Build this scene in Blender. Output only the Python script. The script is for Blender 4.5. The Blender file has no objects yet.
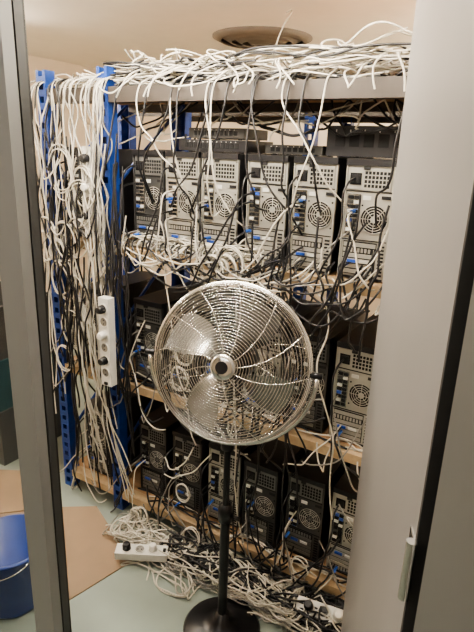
import bpy, math, random
from mathutils import Vector, Matrix
R = random.Random(11)
# ------------------------------------------------------------ materials
def mat(name, col, rough=0.5, metal=0.0, var=0.08, scale=20.0, bump=0.0, emis=None, es=0.0, stretch=None):
    m = bpy.data.materials.new(name); m.use_nodes = True
    nt = m.node_tree; b = nt.nodes['Principled BSDF']
    tc = nt.nodes.new('ShaderNodeTexCoord'); mp = nt.nodes.new('ShaderNodeMapping')
    if stretch: mp.inputs['Scale'].default_value = stretch
    n = nt.nodes.new('ShaderNodeTexNoise'); n.inputs['Scale'].default_value = scale
    n.inputs['Detail'].default_value = 4
    nt.links.new(tc.outputs['Object'], mp.inputs['Vector']); nt.links.new(mp.outputs['Vector'], n.inputs['Vector'])
    r = nt.nodes.new('ShaderNodeValToRGB')
    r.color_ramp.elements[0].position = 0.3; r.color_ramp.elements[1].position = 0.7
    r.color_ramp.elements[0].color = (*[max(0, c*(1-var)) for c in col], 1)
    r.color_ramp.elements[1].color = (*[min(1, c*(1+var)) for c in col], 1)
    nt.links.new(n.outputs['Fac'], r.inputs['Fac']); nt.links.new(r.outputs['Color'], b.inputs['Base Color'])
    b.inputs['Roughness'].default_value = rough; b.inputs['Metallic'].default_value = metal
    if bump:
        bp = nt.nodes.new('ShaderNodeBump'); bp.inputs['Strength'].default_value = bump; bp.inputs['Distance'].default_value = 0.002
        nt.links.new(n.outputs['Fac'], bp.inputs['Height']); nt.links.new(bp.outputs['Normal'], b.inputs['Normal'])
    if emis:
        b.inputs['Emission Color'].default_value = (*emis, 1); b.inputs['Emission Strength'].default_value = es
    return m
M = {}
M['wall'] = mat('wall_paint', (.80,.69,.56), .8, var=.03, scale=6)
M['ceil'] = mat('ceiling_paint', (.86,.80,.70), .85, var=.02, scale=8)
M['floor'] = mat('floor_vinyl', (.25,.29,.26), .35, var=.08, scale=5)
M['door'] = mat('door_laminate', (.235,.225,.215), .4, var=.03, scale=8, stretch=(1,1,.15))
M['frame'] = mat('aluminium_frame', (.31,.315,.31), .4, .25, var=.04, scale=10, stretch=(1,1,.1))
M['framed'] = mat('aluminium_rebate', (.075,.078,.078), .4, .25, var=.04, scale=10, stretch=(1,1,.1))
M['seal'] = mat('rubber_seal', (.015,.015,.015), .6)
M['steel'] = mat('steel_bright', (.6,.6,.58), .25, 1)
M['blue'] = mat('post_blue_paint', (.012,.05,.24), .4, .1, var=.2, scale=30)
M['wood'] = mat('chipboard', (.38,.23,.12), .6, var=.18, scale=18, stretch=(.4,3,3))
M['woodl'] = mat('chipboard_edge', (.46,.34,.21), .6, var=.1, scale=50)
M['beam'] = mat('beam_grey', (.06,.05,.042), .55, .1, var=.1)
M['pcm'] = mat('zinc_panel', (.43,.42,.38), .4, .4, var=.08, scale=14)
M['pcd'] = mat('case_black', (.010,.010,.012), .45, var=.2)
M['pcg'] = mat('case_grey', (.055,.055,.054), .45, .2, var=.1)
M['pcs'] = mat('slot_cover_grey', (.17,.17,.16), .4, .4, var=.1)
M['hole'] = mat('dark_vent', (.004,.004,.005), .8)
M['pblue'] = mat('port_blue', (.03,.09,.42), .4)
M['pwhite'] = mat('label_white', (.65,.65,.62), .5)
M['cw'] = mat('cable_ivory', (.55,.52,.45), .5, var=.2, scale=3)
M['cg'] = mat('cable_grey', (.24,.23,.21), .5, var=.1, scale=3)
M['cb'] = mat('cable_black', (.010,.010,.012), .45, var=.1)
M['cbl'] = mat('cable_blue', (.03,.12,.5), .45, var=.1)
M['chrome'] = mat('fan_chrome', (.78,.77,.75), .16, 1, var=.03)
M['blade'] = mat('fan_blade_metal', (.34,.34,.33), .25, .95, var=.04)
M['fblk'] = mat('fan_black', (.012,.012,.014), .35, .2)
M['card'] = mat('cardboard', (.24,.17,.11), .8, var=.08, scale=6)
M['bucket'] = mat('bucket_blue', (.012,.04,.21), .35)
M['teal'] = mat('crate_teal', (.02,.06,.07), .5)
M['vent'] = mat('vent_grey', (.15,.13,.11), .6)
M['plastic'] = mat('plastic_white', (.70,.69,.65), .35)
M['plastic2']=mat('plastic_white_b', (.60,.59,.56), .35)
M['lamp'] = mat('lamp_emit', (1,1,1), .5, emis=(1,.91,.78), es=118)
M['fillb'] = mat('fill_emit_ceiling', (1,1,1), .5, emis=(1,.91,.76), es=370)  # added unseen lamp beyond the front rack, brightens ceiling and back wall
M['fill2'] = mat('fill_emit_door', (1,1,1), .5, emis=(1,.95,.88), es=27)  # added unseen lamp behind the camera, lights the door and frame faces
g = bpy.data.materials.new('clear_glass'); g.use_nodes = True; nt = g.node_tree; nt.nodes.clear()
o = nt.nodes.new('ShaderNodeOutputMaterial'); mx = nt.nodes.new('ShaderNodeMixShader'); t = nt.nodes.new('ShaderNodeBsdfTransparent'); gl = nt.nodes.new('ShaderNodeBsdfGlossy')
gl.inputs['Roughness'].default_value = .05; mx.inputs[0].default_value = .06
t.inputs['Color'].default_value = (.95,.96,.95,1)
nt.links.new(t.outputs[0], mx.inputs[1]); nt.links.new(gl.outputs[0], mx.inputs[2]); nt.links.new(mx.outputs[0], o.inputs['Surface'])
M['glass'] = g
# ------------------------------------------------------------ mesh builder
class MB:
    def __init__(s): s.v=[]; s.f=[]; s.mi=[]; s.mats=[]; s.sm=[]
    def m(s, k):
        if k not in s.mats: s.mats.append(k)
        return s.mats.index(k)
    def add(s, vs, fs, k, smooth=False, X=None):
        b=len(s.v); mi=s.m(k)
        for v in vs:
            v=Vector(v)
            if X is not None: v = X @ v
            s.v.append(tuple(v))
        for f in fs: s.f.append([i+b for i in f]); s.mi.append(mi); s.sm.append(smooth)
    def box(s, x0,x1,y0,y1,z0,z1,k,X=None):
        vs=[(x0,y0,z0),(x1,y0,z0),(x1,y1,z0),(x0,y1,z0),(x0,y0,z1),(x1,y0,z1),(x1,y1,z1),(x0,y1,z1)]
        s.add(vs,[(0,3,2,1),(4,5,6,7),(0,1,5,4),(1,2,6,5),(2,3,7,6),(3,0,4,7)],k,False,X)
    def lathe(s, prof, k, seg=32, X=None, smooth=True):
        vs=[];fs=[]
        for r,z in prof:
            for i in range(seg):
                a=2*math.pi*i/seg; vs.append((r*math.cos(a), r*math.sin(a), z))
        for j in range(len(prof)-1):
            for i in range(seg):
                i2=(i+1)%seg; fs.append((j*seg+i,j*seg+i2,(j+1)*seg+i2,(j+1)*seg+i))
        s.add(vs,fs,k,smooth,X)
    def cyl(s, r, z0, z1, k, seg=24, X=None):
        s.lathe([(0.0001,z0),(r,z0),(r,z1),(0.0001,z1)],k,seg,X,False)
    def ring(s, Rr, z, r, k, seg=64, sub=5, X=None):
        vs=[];fs=[]
        for i in range(seg):
            a=2*math.pi*i/seg
            for j in range(sub):
                b=2*math.pi*j/sub; q=Rr+r*math.cos(b); vs.append((q*math.cos(a),q*math.sin(a),z+r*math.sin(b)))
        for i in range(seg):
            for j in range(sub):
                i2=(i+1)%seg;j2=(j+1)%sub; fs.append((i*sub+j,i2*sub+j,i2*sub+j2,i*sub+j2))
        s.add(vs,fs,k,True,X)
    def tube(s, pts, r, k, sub=8, X=None):
        pts=[Vector(p) for p in pts]; vs=[];fs=[]; n=len(pts); up=None
        for i,p in enumerate(pts):
            d=(pts[min(i+1,n-1)]-pts[max(i-1,0)]).normalized()
            if up is None: up=Vector((0,0,1)) if abs(d.z)<.9 else Vector((1,0,0))
            a=d.cross(up).normalized(); b=a.cross(d).normalized(); up=b
            for j in range(sub):
                t=2*math.pi*j/sub; vs.append(p+a*r*math.cos(t)+b*r*math.sin(t))
        for i in range(n-1):
            for j in range(sub):
                j2=(j+1)%sub; fs.append((i*sub+j,i*sub+j2,(i+1)*sub+j2,(i+1)*sub+j))
        fs.append(tuple(range(sub))[::-1]); fs.append(tuple((n-1)*sub+j for j in range(sub)))
        s.add(vs,fs,k,True,X)
    def mesh(s, name):
        me=bpy.data.meshes.new(name); me.from_pydata(s.v,[],s.f)
        for k in s.mats: me.materials.append(M[k])
        for p,mi,sm in zip(me.polygons,s.mi,s.sm): p.material_index=mi; p.use_smooth=sm
        me.update(); return me
    def obj(s, name, loc=(0,0,0), parent=None, bevel=0):
        o=bpy.data.objects.new(name,s.mesh(name)); o.location=loc; bpy.context.scene.collection.objects.link(o)
        if parent: o.parent=parent
        if bevel:
            b=o.modifiers.new('bevel','BEVEL'); b.width=bevel; b.segments=2; b.limit_method='ANGLE'
        return o
def boxobj(name,a,k,bevel=0,parent=None):
    cx,cy,cz=(a[0]+a[1])/2,(a[2]+a[3])/2,(a[4]+a[5])/2
    b=MB(); b.box(a[0]-cx,a[1]-cx,a[2]-cy,a[3]-cy,a[4]-cz,a[5]-cz,k); return b.obj(name,(cx,cy,cz),parent,bevel)
def empty(name,loc=(0,0,0)):
    e=bpy.data.objects.new(name,None); e.location=loc; bpy.context.scene.collection.objects.link(e); return e
# ------------------------------------------------------------ room
XL,XR,YB,YF,H=-3.65,1.6,2.3,-3.1,2.32
boxobj('floor',(XL-.1,XR+.1,YF-.1,YB+.1,-.1,0),'floor')
boxobj('ceiling',(XL-.1,XR+.1,YF-.1,YB+.1,H,H+.1),'ceil')
boxobj('wall_left',(XL-.1,XL,YF-.1,YB+.1,0,H),'wall')
boxobj('wall_right',(XR,XR+.1,YF-.1,YB+.1,0,H),'wall')
boxobj('wall_back',(XL,XR,YB,YB+.1,0,H),'wall')
boxobj('wall_corridor',(XL,XR,YF-.1,YF,0,H),'wall')
b=MB()
b.box(XL,-1.75,-1.0,-.90,0,H,'wall'); b.box(.13,XR,-1.0,-.90,0,H,'wall'); b.box(-1.75,.13,-1.0,-.90,2.12,H,'wall')
b.obj('wall_front')
boxobj('baseboard_back',(XL,XR,YB-.015,YB,0,.08),'wall')
boxobj('baseboard_left',(XL,XL+.015,-.90,YB-.015,0,.08),'wall')
b=MB()
b.box(-.825,-.757,-.965,-.940,0,2.12,'frame'); b.box(-.815,-.760,-.940,-.936,0,2.12,'seal'); b.box(-.815,-.757,-.936,-.918,0,2.12,'framed'); b.box(-.815,-.759,-.918,-.912,0,2.12,'seal')
b.box(.030,.13,-1.0,-.945,0,2.12,'frame')
b.box(.036,.044,-.945,-.90,0,2.12,'seal')
b.box(.044,.13,-.945,-.90,0,2.12,'frame')
b.box(-.825,.13,-1.0,-.90,2.06,2.12,'frame')
b.obj('trim_1')
b=MB(); b.box(-1.75,-1.70,-.965,-.915,0,2.12,'frame'); b.box(-1.70,-.825,-.965,-.915,2.06,2.12,'frame'); b.box(-1.70,-.825,-.965,-.915,0,.05,'frame')
b.add([(-1.70,-.942,.05),(-.820,-.942,.05),(-.820,-.942,2.06),(-1.70,-.942,2.06)],[(0,1,2,3)],'glass'); b.obj('window_1')
hx,hy=0.005,-.929; fx,fy=-.2600,-.247
d=Vector((fx-hx,fy-hy,0)); L=d.length; ang=math.atan2(d.y,d.x)
b=MB(); b.box(0,L,-.042,0,.01,2.05,'door'); b.box(-.002,0,-.040,-.002,.01,2.05,'seal'); b.box(L,L+.0015,-.042,0,.01,2.05,'frame')
for hz in (.25,1.10,1.85):
    b.cyl(.008,hz-.05,hz+.05,'steel',16,Matrix.Translation((-.010,.006,0))); b.box(-.01,.03,0,.002,hz-.045,hz+.045,'steel')
dd=b.obj('door_1',(hx,hy,0)); dd.rotation_euler=(0,0,ang)
# ------------------------------------------------------------ rack
SH=[.10,.68,1.28,1.88]; X0,X1=-1.80,.75; DEP=.52
b=MB()
def post(b,x,y,face):
    z0,z1=0,1.95
    for sx in (-.024,.012): b.box(x+sx,x+sx+.012,y,y+.003,z0,z1,'blue')
    z=z0
    while z<z1-.02:
        b.box(x-.012,x+.012,y,y+.003,z,z+.026,'blue'); z+=.05
    b.box(x-.027,x-.024,y,y+.05*face,z0,z1,'blue') if face>0 else b.box(x-.027,x-.024,y+.05*face,y,z0,z1,'blue')
    if face>0: b.box(x+.024,x+.027,y,y+.05,z0,z1,'blue')
    else: b.box(x+.024,x+.027,y-.05,y,z0,z1,'blue')
PX=(-1.79,-1.455,-.10,.72)
for x in PX:
    post(b,x,-.012,1); post(b,x,DEP+.012,-1)
    for z in (.3,.9,1.5):
        b.tube([(x,.03,z),(x,DEP-.03,z+.35)],.008,'blue',6)
for i,z in enumerate(SH):
    t=.022
    b.box(X0,X1,.0+.04,DEP-.04,z-t,z,'wood')
    k='beam' if i==3 else 'woodl'
    hgt=.055 if i==3 else .036
    for a,c in ((-1.763,-1.482),(-1.428,-.127),(-.073,.693)):
        b.box(a,c,-.010,.04,z-hgt,z,k); b.box(a,c,DEP-.04,DEP,z-hgt,z,'beam')
b.obj('storage_rack')
b=MB()
for x in (-2.1,-.95,.3):
    post(b,x,.80,1); post(b,x,1.34,-1)
for z in SH:
    b.box(-2.07,.27,.83,1.30,z-.022,z,'wood'); b.box(-2.07,.27,.80,.83,z-.05,z,'beam'); b.box(-2.07,.27,1.30,1.33,z-.05,z,'beam')
b.obj('storage_rack.001')
# ------------------------------------------------------------ computers
RX=Matrix.Rotation(math.pi/2,4,'X')
def pc_mesh(kind):
    W,Hh,D=.152,.375,.42; b=MB()
    shell='pcd'; pl='pcm' if kind!=1 else 'pcg'; sl='pcm' if kind!=1 else 'pcs'
    b.box(0,W,.012,D,0.006,Hh,shell); b.box(0.01,W-.01,.03,D-.03,0,.006,'pcd')
    b.box(0,W,.002,.012,0.006,.012,shell); b.box(0,W,-.004,.012,Hh-.018,Hh+.002,'pcd')
    b.box(0,.004,.0,.012,.006,Hh-.018,pl); b.box(W-.004,W,.0,.012,.006,Hh-.018,pl)
    b.box(.004,W-.004,.005,.012,.012,Hh-.018,pl)
    b.box(.01,W-.01,.001,.005,.285,.352,sl)
    b.box(.014,.05,-.001,.001,.300,.335,'hole'); b.box(.019,.045,-.004,0,.305,.33,'pcd')
    for i in range(7):
        for j in range(4): b.box(.06+i*.0115,.068+i*.0115,.0,.0012,.293+j*.013,.302+j*.013,'hole')
    b.box(.055,.075,-.003,.0,.345,.355,'pcd')
    b.box(.004,W-.004,.003,.0055,.279,.282,'hole'); b.box(.004,W-.004,.003,.0055,.128,.131,'hole')
    b.box(.01,.052,.002,.005,.136,.272,'steel')
    cols=['hole','pwhite','hole','pblue','hole','pwhite','hole','pcg','hole']
    for i in range(9):
        z=.142+i*.0143; c=cols[(i+kind*2)%9]
        b.box(.014,.03,-.002,.003,z,z+.010,c); b.box(.033,.048,-.001,.003,z,z+.010,cols[(i+3+kind)%9] if i%2 else 'hole')
    X=Matrix.Translation((.101,.0045,.197))@RX
    b.cyl(.043,0,.0012,'hole',32,X)
    for r_ in (.043,.035,.027,.019): b.ring(r_,.003,.0014,'pcm',32,5,X)
    b.cyl(.011,.001,.004,pl,16,X)
    for q in range(4):
        a=q*math.pi/4; c,s_=math.cos(a)*.043,math.sin(a)*.043
        b.tube([(-c,-s_,.003),(c,s_,.003)],.0012,'pcm',5,X)
    for a_ in (-1,1):
        for c_ in (-1,1): b.cyl(.003,0,.002,'hole',8,Matrix.Translation((.101+a_*.041,.0045,.197+c_*.041))@RX)
    b.box(.010,.118,.003,.005,.018,.124,'hole')
    for i in range(6):
        z=.021+i*.0172
        if i==(2+kind)%6:
            b.box(.012,.116,.0,.004,z,z+.0135,sl); b.box(.03,.06,-.006,0,z+.002,z+.011,'pblue'); b.box(.07,.10,-.004,0,z+.002,z+.011,'pwhite')
        elif i==(4+kind)%6:
            for j in range(9): b.box(.012+j*.0116,.0195+j*.0116,.001,.004,z,z+.0135,sl)
        else: b.box(.012,.116,.001,.004,z,z+.0135,sl)
    for i in range(9): b.box(.126,.143,.0035,.0052,.02+i*.0115,.026+i*.0115,'hole')
    b.box(.06,.085,.002,.0045,.255,.268,'pwhite'); b.box(.118,.146,.002,.0045,.26,.27,'pcd')
    b.box(W,W+.0012,.10,.16,.26,.30,'hole')
    return b.mesh('desktop_computer_mesh%d'%kind)
PC=[pc_mesh(i) for i in range(3)]
def put_pc(x,z,k,y=.045,rot=0):
    o=bpy.data.objects.new('desktop_computer',PC[k]); o.location=(x,y,z); o.rotation_euler=(0,0,rot); bpy.context.scene.collection.objects.link(o)
PCS=[]
top=[-1.745,-1.37,-1.20,-1.03,-.845,-.665,-.485,-.310,.0,.2,.4]
kk=[1,1,0,0,2,0,0,0,0,1,2]
for x,k in zip(top,kk): put_pc(x,SH[2],k,.045+R.uniform(-.012,.012),R.uniform(-.02,.02)); PCS.append((x,SH[2]))
for x,k in zip([-1.70,-1.37,-1.19,-1.01,-.83,-.645,-.465,-.29,.02,.25],[1,1,1,1,0,1,0,0,0,1]): put_pc(x,SH[1],k,.05+R.uniform(-.015,.015),R.uniform(-.03,.03)); PCS.append((x,SH[1]))
for x,k in zip([-1.70,-1.37,-1.18,-.99,-.80,-.615,-.43,-.26,.02,.25],[1,1,1,0,1,1,2,0,0,1]): put_pc(x,SH[0],k,.05+R.uniform(-.015,.015),R.uniform(-.03,.03)); PCS.append((x,SH[0]))
for x in (-1.9,-1.6,-1.35,-1.15,-.8,-.55,-.3,-.05): put_pc(x,SH[2],R.choice([0,1,2]),.84)
def device(name,x,y,z,sx,sy,sz,k,nports=8):
    b=MB(); b.box(0,sx,0,sy,0.004,sz,k)
    for a in (.1,.85):
        for c in (.1,.85): b.box(sx*a,sx*a+.012,sy*c,sy*c+.012,0,.004,'pcd')
    n=nports
    for i in range(n):
        w=sx*.8/n; b.box(sx*.1+i*w,sx*.1+i*w+w*.7,-.001,.002,sz*.35,sz*.75,'hole'); b.box(sx*.1+i*w,sx*.1+i*w+.004,-.002,0,sz*.8,sz*.88,'pwhite')
    return b.obj(name,(x,y,z),None,.002)
TZ=SH[2]+.377
device('network_switch',-1.18,.10,TZ,.30,.2,.045,'pcd',12)
device('network_switch',-.84,.16,TZ,.22,.16,.035,'pcg',8)
device('network_switch',-1.14,.11,TZ+.046,.24,.18,.04,'pcg',10)
device('audio_receiver',-.60,.14,TZ,.30,.26,.10,'pcd',5)
device('network_switch',-.27,.10,TZ,.13,.2,.05,'pcd',8)
# ------------------------------------------------------------ power strips
def power_strip(name,loc,rot,n=5,k='plastic'):
    b=MB(); L=.055*n+.05; b.box(-L/2,L/2,-.027,.027,0,.036,k)
    for i in range(n):
        cx=-L/2+.045+i*.055
        X=Matrix.Translation((cx,0,.036)); b.ring(.020,.001,.0025,k,20,5,X); b.cyl(.0185,-.0,.0008,'pcd' if k=='plastic2' else 'cg',20,X)
        b.cyl(.003,0,.0015,'hole',8,Matrix.Translation((cx-.008,0,.036))); b.cyl(.003,0,.0015,'hole',8,Matrix.Translation((cx+.008,0,.036)))
        if i%2==0: b.lathe([(.0001,.03),(.013,.03),(.017,.02),(.017,0)],'plastic' if i%4 else 'pcd',16,X)
    b.box(L/2-.018,L/2-.006,-.008,.008,.036,.041,'pcd')
    o=b.obj(name,loc,None,.003); o.rotation_euler=rot; return o
V=(math.pi/2,math.pi/2,0)
power_strip('power_strip',(-1.515,-.012,1.50),V,5)
power_strip('power_strip',(-1.385,-.090,.90),V,6)
power_strip('power_strip',(-1.13,-.22,.035),(0.1,0,.5),3)
power_strip('power_strip',(-.36,-.10,.05),(.5,0,.15),3,'plastic2')
# ------------------------------------------------------------ cables
def cables(name,paths,r,k):
    cu=bpy.data.curves.new(name,'CURVE'); cu.dimensions='3D'; cu.bevel_depth=r; cu.bevel_resolution=1; cu.resolution_u=4
    for p in paths:
        s=cu.splines.new('NURBS'); s.points.add(len(p)-1)
        for q,c in zip(s.points,p): q.co=(c[0],c[1],c[2],1)
        s.order_u=4; s.use_endpoint_u=True; s.use_smooth=True
    cu.materials.append(M[k]); o=bpy.data.objects.new(name,cu); bpy.context.scene.collection.objects.link(o); return o
U=R.uniform
def drape(p0,p1,sag,n=7,j=.015):
    out=[]
    for i in range(n+1):
        t=i/n; e=1 if 0<i<n else 0
        out.append((p0[0]+(p1[0]-p0[0])*t+U(-j,j)*e, p0[1]+(p1[1]-p0[1])*t+U(-j,j)*e*.5-.03*math.sin(math.pi*t), p0[2]+(p1[2]-p0[2])*t-sag*4*t*(1-t)+U(-j,j)*e))
    return out
def heap(x0,x1,y0,y1,z,hh,n=12,step=.12,jz=.025):
    x,y=U(x0,x1),U(y0,y1); a=U(0,6.28); out=[]; zc=z+.004+hh*U(0,1)**1.3
    for i in range(n):
        out.append((x,y,max(z+.004,zc+U(-jz,jz))))
        a+=U(-1.2,1.2); nx,ny=x+step*math.cos(a),y+step*.8*math.sin(a)
        if not x0<nx<x1: a=math.pi-a; nx=min(max(nx,x0),x1)
        if not y0<ny<y1: a=-a; ny=min(max(ny,y0),y1)
        x,y=nx,ny
    return out
def coil(c,r,turns,tilt,lean=.2):
    out=[]; n=int(turns*8)
    for i in range(n+1):
        a=i/8*2*math.pi; rr=r*(1+U(-.12,.12)); u=rr*math.cos(a); w=rr*math.sin(a)*1.25
        out.append((c[0]+u*math.cos(tilt), c[1]+u*math.sin(tilt)*.3+U(-.01,.01)+lean*.05*i/n, c[2]+w))
    return out
W_,G_,B_,BL_=[],[],[],[]
# top of rack heap
for i in range(80): W_.append(heap(-1.5,-.2,.01,.42,SH[3],.075,16,.09,.028))
for i in range(34): G_.append(heap(-1.5,-.2,.01,.42,SH[3],.07,12,.10,.02))
for i in range(44): B_.append(heap(-1.5,-.2,.005,.3,SH[3],.085,10,.10,.02))
for i in range(34): W_.append(heap(-1.42,-.9,.02,.3,SH[3]+.02,.09,10,.07,.04))
for i in range(14): W_.append(heap(-.6,-.15,.02,.3,SH[3]+.02,.10,10,.08,.04))
for i in range(16): W_.append(heap(-1.9,-1.3,.0,.3,SH[3],.06,10,.1))
for i in range(14):
    x=U(-1.45,-.25); x2=x+U(-.12,.12); W_.append([(x,.15,1.92),(x,.06,1.95+U(-.02,.03)),(x,-.02,1.93),(x2,-.045,1.90),(x2+U(-.04,.04),-.05,U(1.82,1.87))])
for i in range(4):
    x=U(-1.3,-.3); x2=x+U(-.3,.3); W_.append([(x,.1,1.93),(x,-.02,1.92)]+drape((x,-.04,1.90),(x2,-.04,1.90),U(.02,.07),5)+[(x2,.1,1.92)])
for i in range(17):
    x=U(-1.42,-.3); x2=x+U(-.25,.25); p=(W_ if i%3==0 else B_); p.append([(x,.15,1.93),(x,.0,1.91),(x,-.035,1.86)]+drape((x,-.04,1.8),(x2,-.01,U(1.4,1.58)),U(0,.08),5,.02)+[(x2,.04,U(1.40,1.5))])
for i in range(28):
    x=U(-1.4,-.4); x2=x+U(-.4,.4); (W_ if i%2 else B_).append(drape((x,.2,1.84),(x2,.1,U(1.68,1.8)),U(.02,.08),6,.02))
for i in range(12):
    x=U(-1.8,-1.48); x2=x+U(.06,.2); z=U(1.4,1.86); (W_ if i%3 else B_).append(drape((x,-.05,z),(x2,-.05,z+U(-.1,.05)),U(.12,.4),8,.012))
# curtain at left posts
for i in range(22):
    x=U(-1.66,-1.40) if i%2 else U(-1.50,-1.42); x2=x+U(-.12,.08); n=12; pts=[(x+U(-.1,.2),.15,1.94),(x,-.02,1.92)]
    zt,zb=1.88,U(.1,1.4)
    for q in range(n+1):
        t=q/n; pts.append((x+(x2-x)*t+U(-.035,.035), -.055+U(-.02,.01), zt+(zb-zt)*t))
    (W_ if i%3 else G_).append(pts)
for i in range(14):
    x=U(-1.88,-1.66); zb=U(.4,1.3); pts=[(x,.15,1.93),(x,-.02,1.92)]
    for q in range(13): pts.append((x+U(-.045,.045),-.05+U(-.02,.01),1.88-(1.88-zb)*q/12))
    (W_ if i%2 else B_).append(pts)
for i in range(30):
    x=U(-1.7,-1.3); B_.append(drape((x,-.05,U(1.2,1.8)),(x+U(-.1,.1),-.055,U(.1,.9)),U(0,.03),9,.03))
for i in range(14): W_.append(coil((U(-1.8,-1.5),-.07,U(.35,1.6)),U(.04,.08),U(1.5,3),U(-.4,.4)))
for i in range(12): W_.append(coil((-1.62+U(-.03,.03),-.06,.92+U(-.05,.05)),U(.055,.08),3,.1))
for i in range(12): W_.append(drape((U(-1.65,-1.5),-.05,U(.9,1.25)),(U(-1.55,-1.3),-.06,U(.06,.3)),0,9,.025))
# per-computer cables
for (x,z) in PCS:
    if x>-.2: continue
    for q in range(4):
        px,pz=x+U(.015,.05),z+U(.03,.25); dx=U(-.3,.25)
        end=(px+dx,-.03,z-U(-.02,.15)); p=R.choice([W_,G_,B_,B_])
        p.append([(px,.045,pz),(px,.0,pz),(px,-.035,pz-.01)]+drape((px+dx*.15,-.04,pz-.04),end,U(.02,.10),5,.02))
        if q==0: BL_.append([(px,.045,pz),(px,.02,pz),(px,.005,pz)])
    px=x+.03; B_.append([(px,.04,z+.318),(px,-.02,z+.318),(px+U(-.02,.02),-.04,z+.27)]+drape((px,-.035,z+.2),(px+U(-.15,.15),-.03,z-.08),U(0,.03),4,.02))
for i in range(34): W_.append(heap(-1.38,-.75,-.005,.04,SH[2],.05,10,.08))
for i in range(14):
    x=U(-1.4,-.7); x2=x+U(.1,.4); (W_ if i%3 else G_).append([(x,.03,1.32),(x,-.02,1.32)]+drape((x,-.04,1.3),(x2,-.04,1.3),U(.03,.11),6,.02)+[(x2,.03,1.33)])
for i in range(7): W_.append(coil((-.90+U(-.07,.07),-.06,1.27+U(-.02,.02)),U(.03,.06),2.5,.0))
for i in range(16):
    x=U(-1.4,-.4); x2=x+U(.1,.5); B_.append([(x,.03,1.32),(x,-.02,1.32)]+drape((x,-.04,1.3),(x2,-.04,1.3),U(.03,.17),6,.02)+[(x2,.03,1.33)])
for i in range(14):
    x=U(-.7,-.3); B_.append(drape((x,-.03,U(1.3,1.6)),(x+U(-.3,.1),-.04,U(.95,1.25)),U(.0,.08),8,.02))
for zz in (SH[1],SH[0]):
    for i in range(16):
        x=U(-1.4,-.35); x2=x+U(-.4,.4); z=zz+U(.0,.4); (R.choice([W_,G_,B_,B_,B_])).append(drape((x,-.03,z),(x2,-.03,z+U(-.25,.1)),U(.04,.16),7,.02))
    for i in range(10): (W_ if i%2 else B_).append(heap(-1.38,-.3,.0,.04,zz,.03,10,.09))
    for i in range(2): W_.append(coil((U(-1.2,-.4),-.05,zz+U(.05,.3)),U(.03,.05),2,U(-.3,.3)))
for i in range(8):
    x=U(-1.25,-.35); (W_ if i%2 else B_).append(drape((x,-.05,U(1.2,1.45)),(x+U(-.2,.2),-.05,U(.1,.6)),0,10,.03))
# floor heap
for i in range(60): W_.append(heap(-1.35,-.45,-.20,-.03,0,.07,14,.08))
for i in range(24): G_.append(heap(-1.38,-.32,-.22,-.03,0,.05,12,.09))
for i in range(55): B_.append(heap(-1.1,-.25,-.18,-.03,0,.08,12,.09))
for i in range(16): W_.append(heap(-.65,-.25,-.22,-.06,0,.09,12,.07))
for i in range(4): W_.append(coil((U(-1.3,-.8),-.08,.08+U(-.01,.01)),U(.03,.05),2.5,U(-.5,.5)))
for i in range(10): W_.append(heap(-1.2,-.85,-.30,-.05,0,.03,10,.09))
cables('network_cable_bundle',W_,.0029,'cw'); cables('network_cable_bundle',G_,.0028,'cg')
cables('power_cable_bundle',B_,.0037,'cb'); cables('network_plug_group',BL_,.006,'cbl')
cables('ceiling_cable_run',[[(-.9,.3,1.95),(-.95,.4,2.06),(-1.0,.6,2.2),(-1.1,.9,2.31),(-1.2,1.0,2.315)],[(-1.1,.2,1.94),(-1.1,.3,2.03),(-.8,.25,2.04),(-.5,.2,1.99),(-.3,.1,1.92)]],.003,'cw')
# ------------------------------------------------------------ pedestal fan
FX,FY,FZ=-.675,-.315,1.046
fan=empty('pedestal_fan',(FX,FY,0))
b=MB(); b.lathe([(.0001,.0),(.135,0),(.14,.008),(.13,.018),(.07,.03),(.03,.045),(.024,.08),(.0001,.08)],'fblk',48); b.obj('base',(0,0,0),fan)
b=MB(); b.cyl(.0165,.05,.50,'fblk',20); b.lathe([(.012,.47),(.024,.475),(.026,.52),(.02,.535),(.012,.54)],'fblk',20); b.cyl(.011,.5,.776,'fblk',20)
b.lathe([(.011,.745),(.022,.75),(.022,.78),(.011,.785)],'fblk',20); b.tube([(.02,0,.50),(.055,0,.50)],.007,'fblk'); b.obj('pole',(0,0,0),fan)
n=Vector((.5,-.866,0)); yaw=math.radians(-16); n=Matrix.Rotation(yaw,3,'Z')@n
tilt=math.radians(13); nz=(n*math.cos(tilt)+Vector((0,0,math.sin(tilt)))).normalized()
rx=Vector((0,0,1)).cross(nz).normalized(); ry=nz.cross(rx)
HM=Matrix.Translation((0,0,FZ))@Matrix((( rx.x,ry.x,nz.x,0),(rx.y,ry.y,nz.y,0),(rx.z,ry.z,nz.z,0),(0,0,0,1)))
Rg=.247
def dome(r,s): return s*(.018+.062*(1-(r/Rg)**2.4))
b=MB()
b.ring(Rg,0,.0075,'chrome',96,8,HM); b.ring(Rg-.003,.014,.0035,'chrome',96,6,HM); b.ring(Rg-.003,-.014,.0035,'chrome',96,6,HM)
r_=.045
while r_<Rg-.004:
    b.ring(r_,dome(r_,1),.0011,'chrome',72,4,HM); r_+=.0085
r_=.06
while r_<Rg-.004:
    b.ring(r_,dome(r_,-1),.0011,'chrome',64,4,HM); r_+=.014
for s_,nr in ((1,12),(-1,8)):
    for q in range(nr):
        a=2*math.pi*q/nr; rs=[.03+(Rg-.03)*t/10 for t in range(11)]
        b.tube([(r*math.cos(a+.5*s_*(r/Rg)),r*math.sin(a+.5*s_*(r/Rg)),dome(r,s_)-.002*s_) for r in rs],.0018,'chrome',5,HM)
b.lathe([(.0001,.092),(.026,.090),(.036,.086),(.040,.080),(.040,.074)],'chrome',32,HM); b.cyl(.019,.0915,.0935,'fblk',24,HM)
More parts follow.
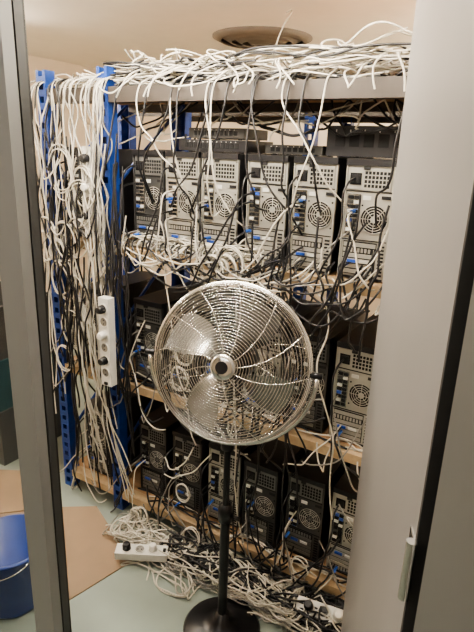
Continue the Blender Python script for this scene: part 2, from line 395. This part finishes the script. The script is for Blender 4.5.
b.obj('guard',(0,0,0),fan)
b=MB()
for q in range(4):
    a0=q*math.pi/2+.9; vs=[];fs=[]; NR,NA=8,6
    for i in range(NR+1):
        r=.03+.180*i/NR; wdt=.30+.42*math.sin(math.pi*min(1,(i/NR)*.72+.1)); 
        for j in range(NA+1):
            t=j/NA-.5; a=a0+t*wdt*1.15+.25*(i/NR); vs.append((r*math.cos(a),r*math.sin(a),t*.07*(1.1-.4*i/NR)+.004))
    for i in range(NR):
        for j in range(NA): p=i*(NA+1)+j; fs.append((p,p+1,p+NA+2,p+NA+1))
    b.add(vs,fs,'blade',True,HM)
b.cyl(.036,-.02,.035,'blade',24,HM); b.obj('blades',(0,0,0),fan)
b=MB(); b.lathe([(.0001,-.17),(.04,-.165),(.058,-.14),(.062,-.06),(.055,-.03),(.0001,-.025)],'fblk',32,HM); b.obj('motor',(0,0,0),fan)
b=MB(); pts=[]
for i in range(25):
    a=math.pi+math.pi*i/24; pts.append(rx*math.cos(a)*.267+Vector((0,0,FZ+math.sin(a)*.270)))
b.tube(pts,.009,'chrome',8)
for s_ in (-1,1):
    p=rx*s_; b.tube([p*.245+Vector((0,0,FZ)),p*.282+Vector((0,0,FZ))],.010,'fblk',10)
b.obj('yoke',(0,0,0),fan)
# ------------------------------------------------------------ floor items
def sheet(name,poly,z,k='card',th=.005):
    cx=sum(p[0] for p in poly)/len(poly); cy=sum(p[1] for p in poly)/len(poly); n_=len(poly)
    vs=[(p[0]-cx,p[1]-cy,0) for p in poly]+[(p[0]-cx,p[1]-cy,th) for p in poly]
    fs=[tuple(range(n_))[::-1],tuple(range(n_,2*n_))]+[(i,(i+1)%n_,(i+1)%n_+n_,i+n_) for i in range(n_)]
    b=MB(); b.add(vs,fs,k); return b.obj(name,(cx,cy,z))
sheet('cardboard_sheet',[(-2.1,-.45),(-1.55,-.06),(-1.17,-.24),(-1.235,-.52),(-1.9,-.86)],0)
sheet('cardboard_sheet',[(-2.5,-.30),(-2.0,-.02),(-1.75,-.22),(-2.15,-.6)],.0055)
b=MB(); b.lathe([(.0001,0),(.105,0),(.11,.01),(.14,.25),(.146,.25),(.146,.262),(.136,.262),(.106,.012),(.0001,.012)],'bucket',40)
b.tube([(.143*math.cos(a),-.02-.12*math.sin(a),.25-.05*math.sin(a)) for a in [math.pi*i/16 for i in range(17)]],.003,'steel',6)
b.obj('bucket',(-1.42,-.62,.006))
def crate(name,loc,sx,sy,sz,k):
    b=MB(); t=.012; b.box(-sx/2,sx/2,-sy/2,sy/2,0,t,k)
    b.box(-sx/2,sx/2,-sy/2,-sy/2+t,t,sz,k); b.box(-sx/2,sx/2,sy/2-t,sy/2,t,sz,k); b.box(-sx/2,-sx/2+t,-sy/2+t,sy/2-t,t,sz,k); b.box(sx/2-t,sx/2,-sy/2+t,sy/2-t,t,sz,k)
    b.box(-sx/2-.012,sx/2+.012,-sy/2-.012,-sy/2,sz-.03,sz,k); b.box(sx/2,sx/2+.012,-sy/2,sy/2,sz-.03,sz,k); b.box(-sx/2-.012,-sx/2,-sy/2,sy/2,sz-.03,sz,k)
    for i in range(4): b.box(-sx/2+.05+i*(sx-.1)/4,-sx/2+.06+i*(sx-.1)/4,-sy/2-.006,-sy/2,t,sz-.03,k)
    return b.obj(name,loc)
crate('storage_crate',(-2.48,.12,0),.55,.4,.32,'framed'); crate('storage_crate',(-2.48,.12,.32),.55,.4,.28,'teal'); crate('storage_crate',(-2.48,.12,.60),.55,.4,.28,'pcg')
# ------------------------------------------------------------ ceiling vent, lights & added fills
b=MB()
for i,(ro,ri) in enumerate(((.30,.25),(.24,.185),(.175,.12),(.11,.06))):
    b.lathe([(ro,0),(ro,-.008),(ri,-.03-.006*i),(ri-.004,-.026-.006*i),(ro-.01,0)],'vent',48)
b.lathe([(.0001,-.035),(.05,-.04),(.045,-.001)],'vent',32); b.cyl(.29,-.003,0,'hole',40)
b.obj('ceiling_vent',(-1.60,1.50,H))
def lamp(loc,sx,sy,k,z=2.16):
    b=MB(); b.box(-sx/2,sx/2,-.03,.03,.06,.085,'plastic') if sx>sy else b.box(-.03,.03,-sy/2,sy/2,.06,.085,'plastic')
    X=(Matrix.Rotation(math.pi/2,4,'Y') if sx>sy else Matrix.Rotation(math.pi/2,4,'X'))
    l=max(sx,sy)/2
    for o_ in (-.05,.05):
        T=Matrix.Translation((0,o_,.03) if sx>sy else (o_,0,.03))@X
        b.cyl(.018,-l+.02,l-.02,k,16,T)
    for e in (-l+.01,l-.01):
        b.box(e-.012,e+.012,-.075,.075,0,.08,'plastic') if sx>sy else b.box(-.075,.075,e-.012,e+.012,0,.08,'plastic')
    b.box(-.03,.03,-.03,.03,.085,H-z,'plastic'); b.obj('ceiling_and_fill_light',(loc[0],loc[1],z))
lamp((-.95,-.42),1.2,.22,'lamp'); lamp((-2.9,-.1),.22,1.2,'lamp'); lamp((.45,.95),1.2,.2,'fillb',2.12); lamp((-.6,-2.1),1.2,.3,'fill2')  # last two are added fill lamps out of view: ceiling, then door faces
w=bpy.data.worlds.new('world'); bpy.context.scene.world=w; w.use_nodes=True; w.node_tree.nodes['Background'].inputs[0].default_value=(.5,.48,.45,1); w.node_tree.nodes['Background'].inputs[1].default_value=.1
try: bpy.context.scene.view_settings.look='AgX - Medium High Contrast'
except Exception: pass
# ------------------------------------------------------------ camera
P=math.radians(17.4); r=.036
h=Vector((-.5,.8660254,0)); right0=Vector((.8660254,.5,0)); fwd=h*math.cos(P)-Vector((0,0,1))*math.sin(P); up0=right0.cross(fwd)
cr=right0*math.cos(r)+up0*math.sin(r); cu=up0*math.cos(r)-right0*math.sin(r); cb=-fwd
cam=bpy.data.cameras.new('camera'); co=bpy.data.objects.new('camera',cam); bpy.context.scene.collection.objects.link(co)
co.matrix_world=Matrix(((cr.x,cu.x,cb.x,.09),(cr.y,cu.y,cb.y,-1.61),(cr.z,cu.z,cb.z,1.67),(0,0,0,1)))
cam.sensor_fit='VERTICAL'; cam.sensor_height=24; cam.lens=24*530/632; cam.clip_start=.02
bpy.context.scene.camera=co
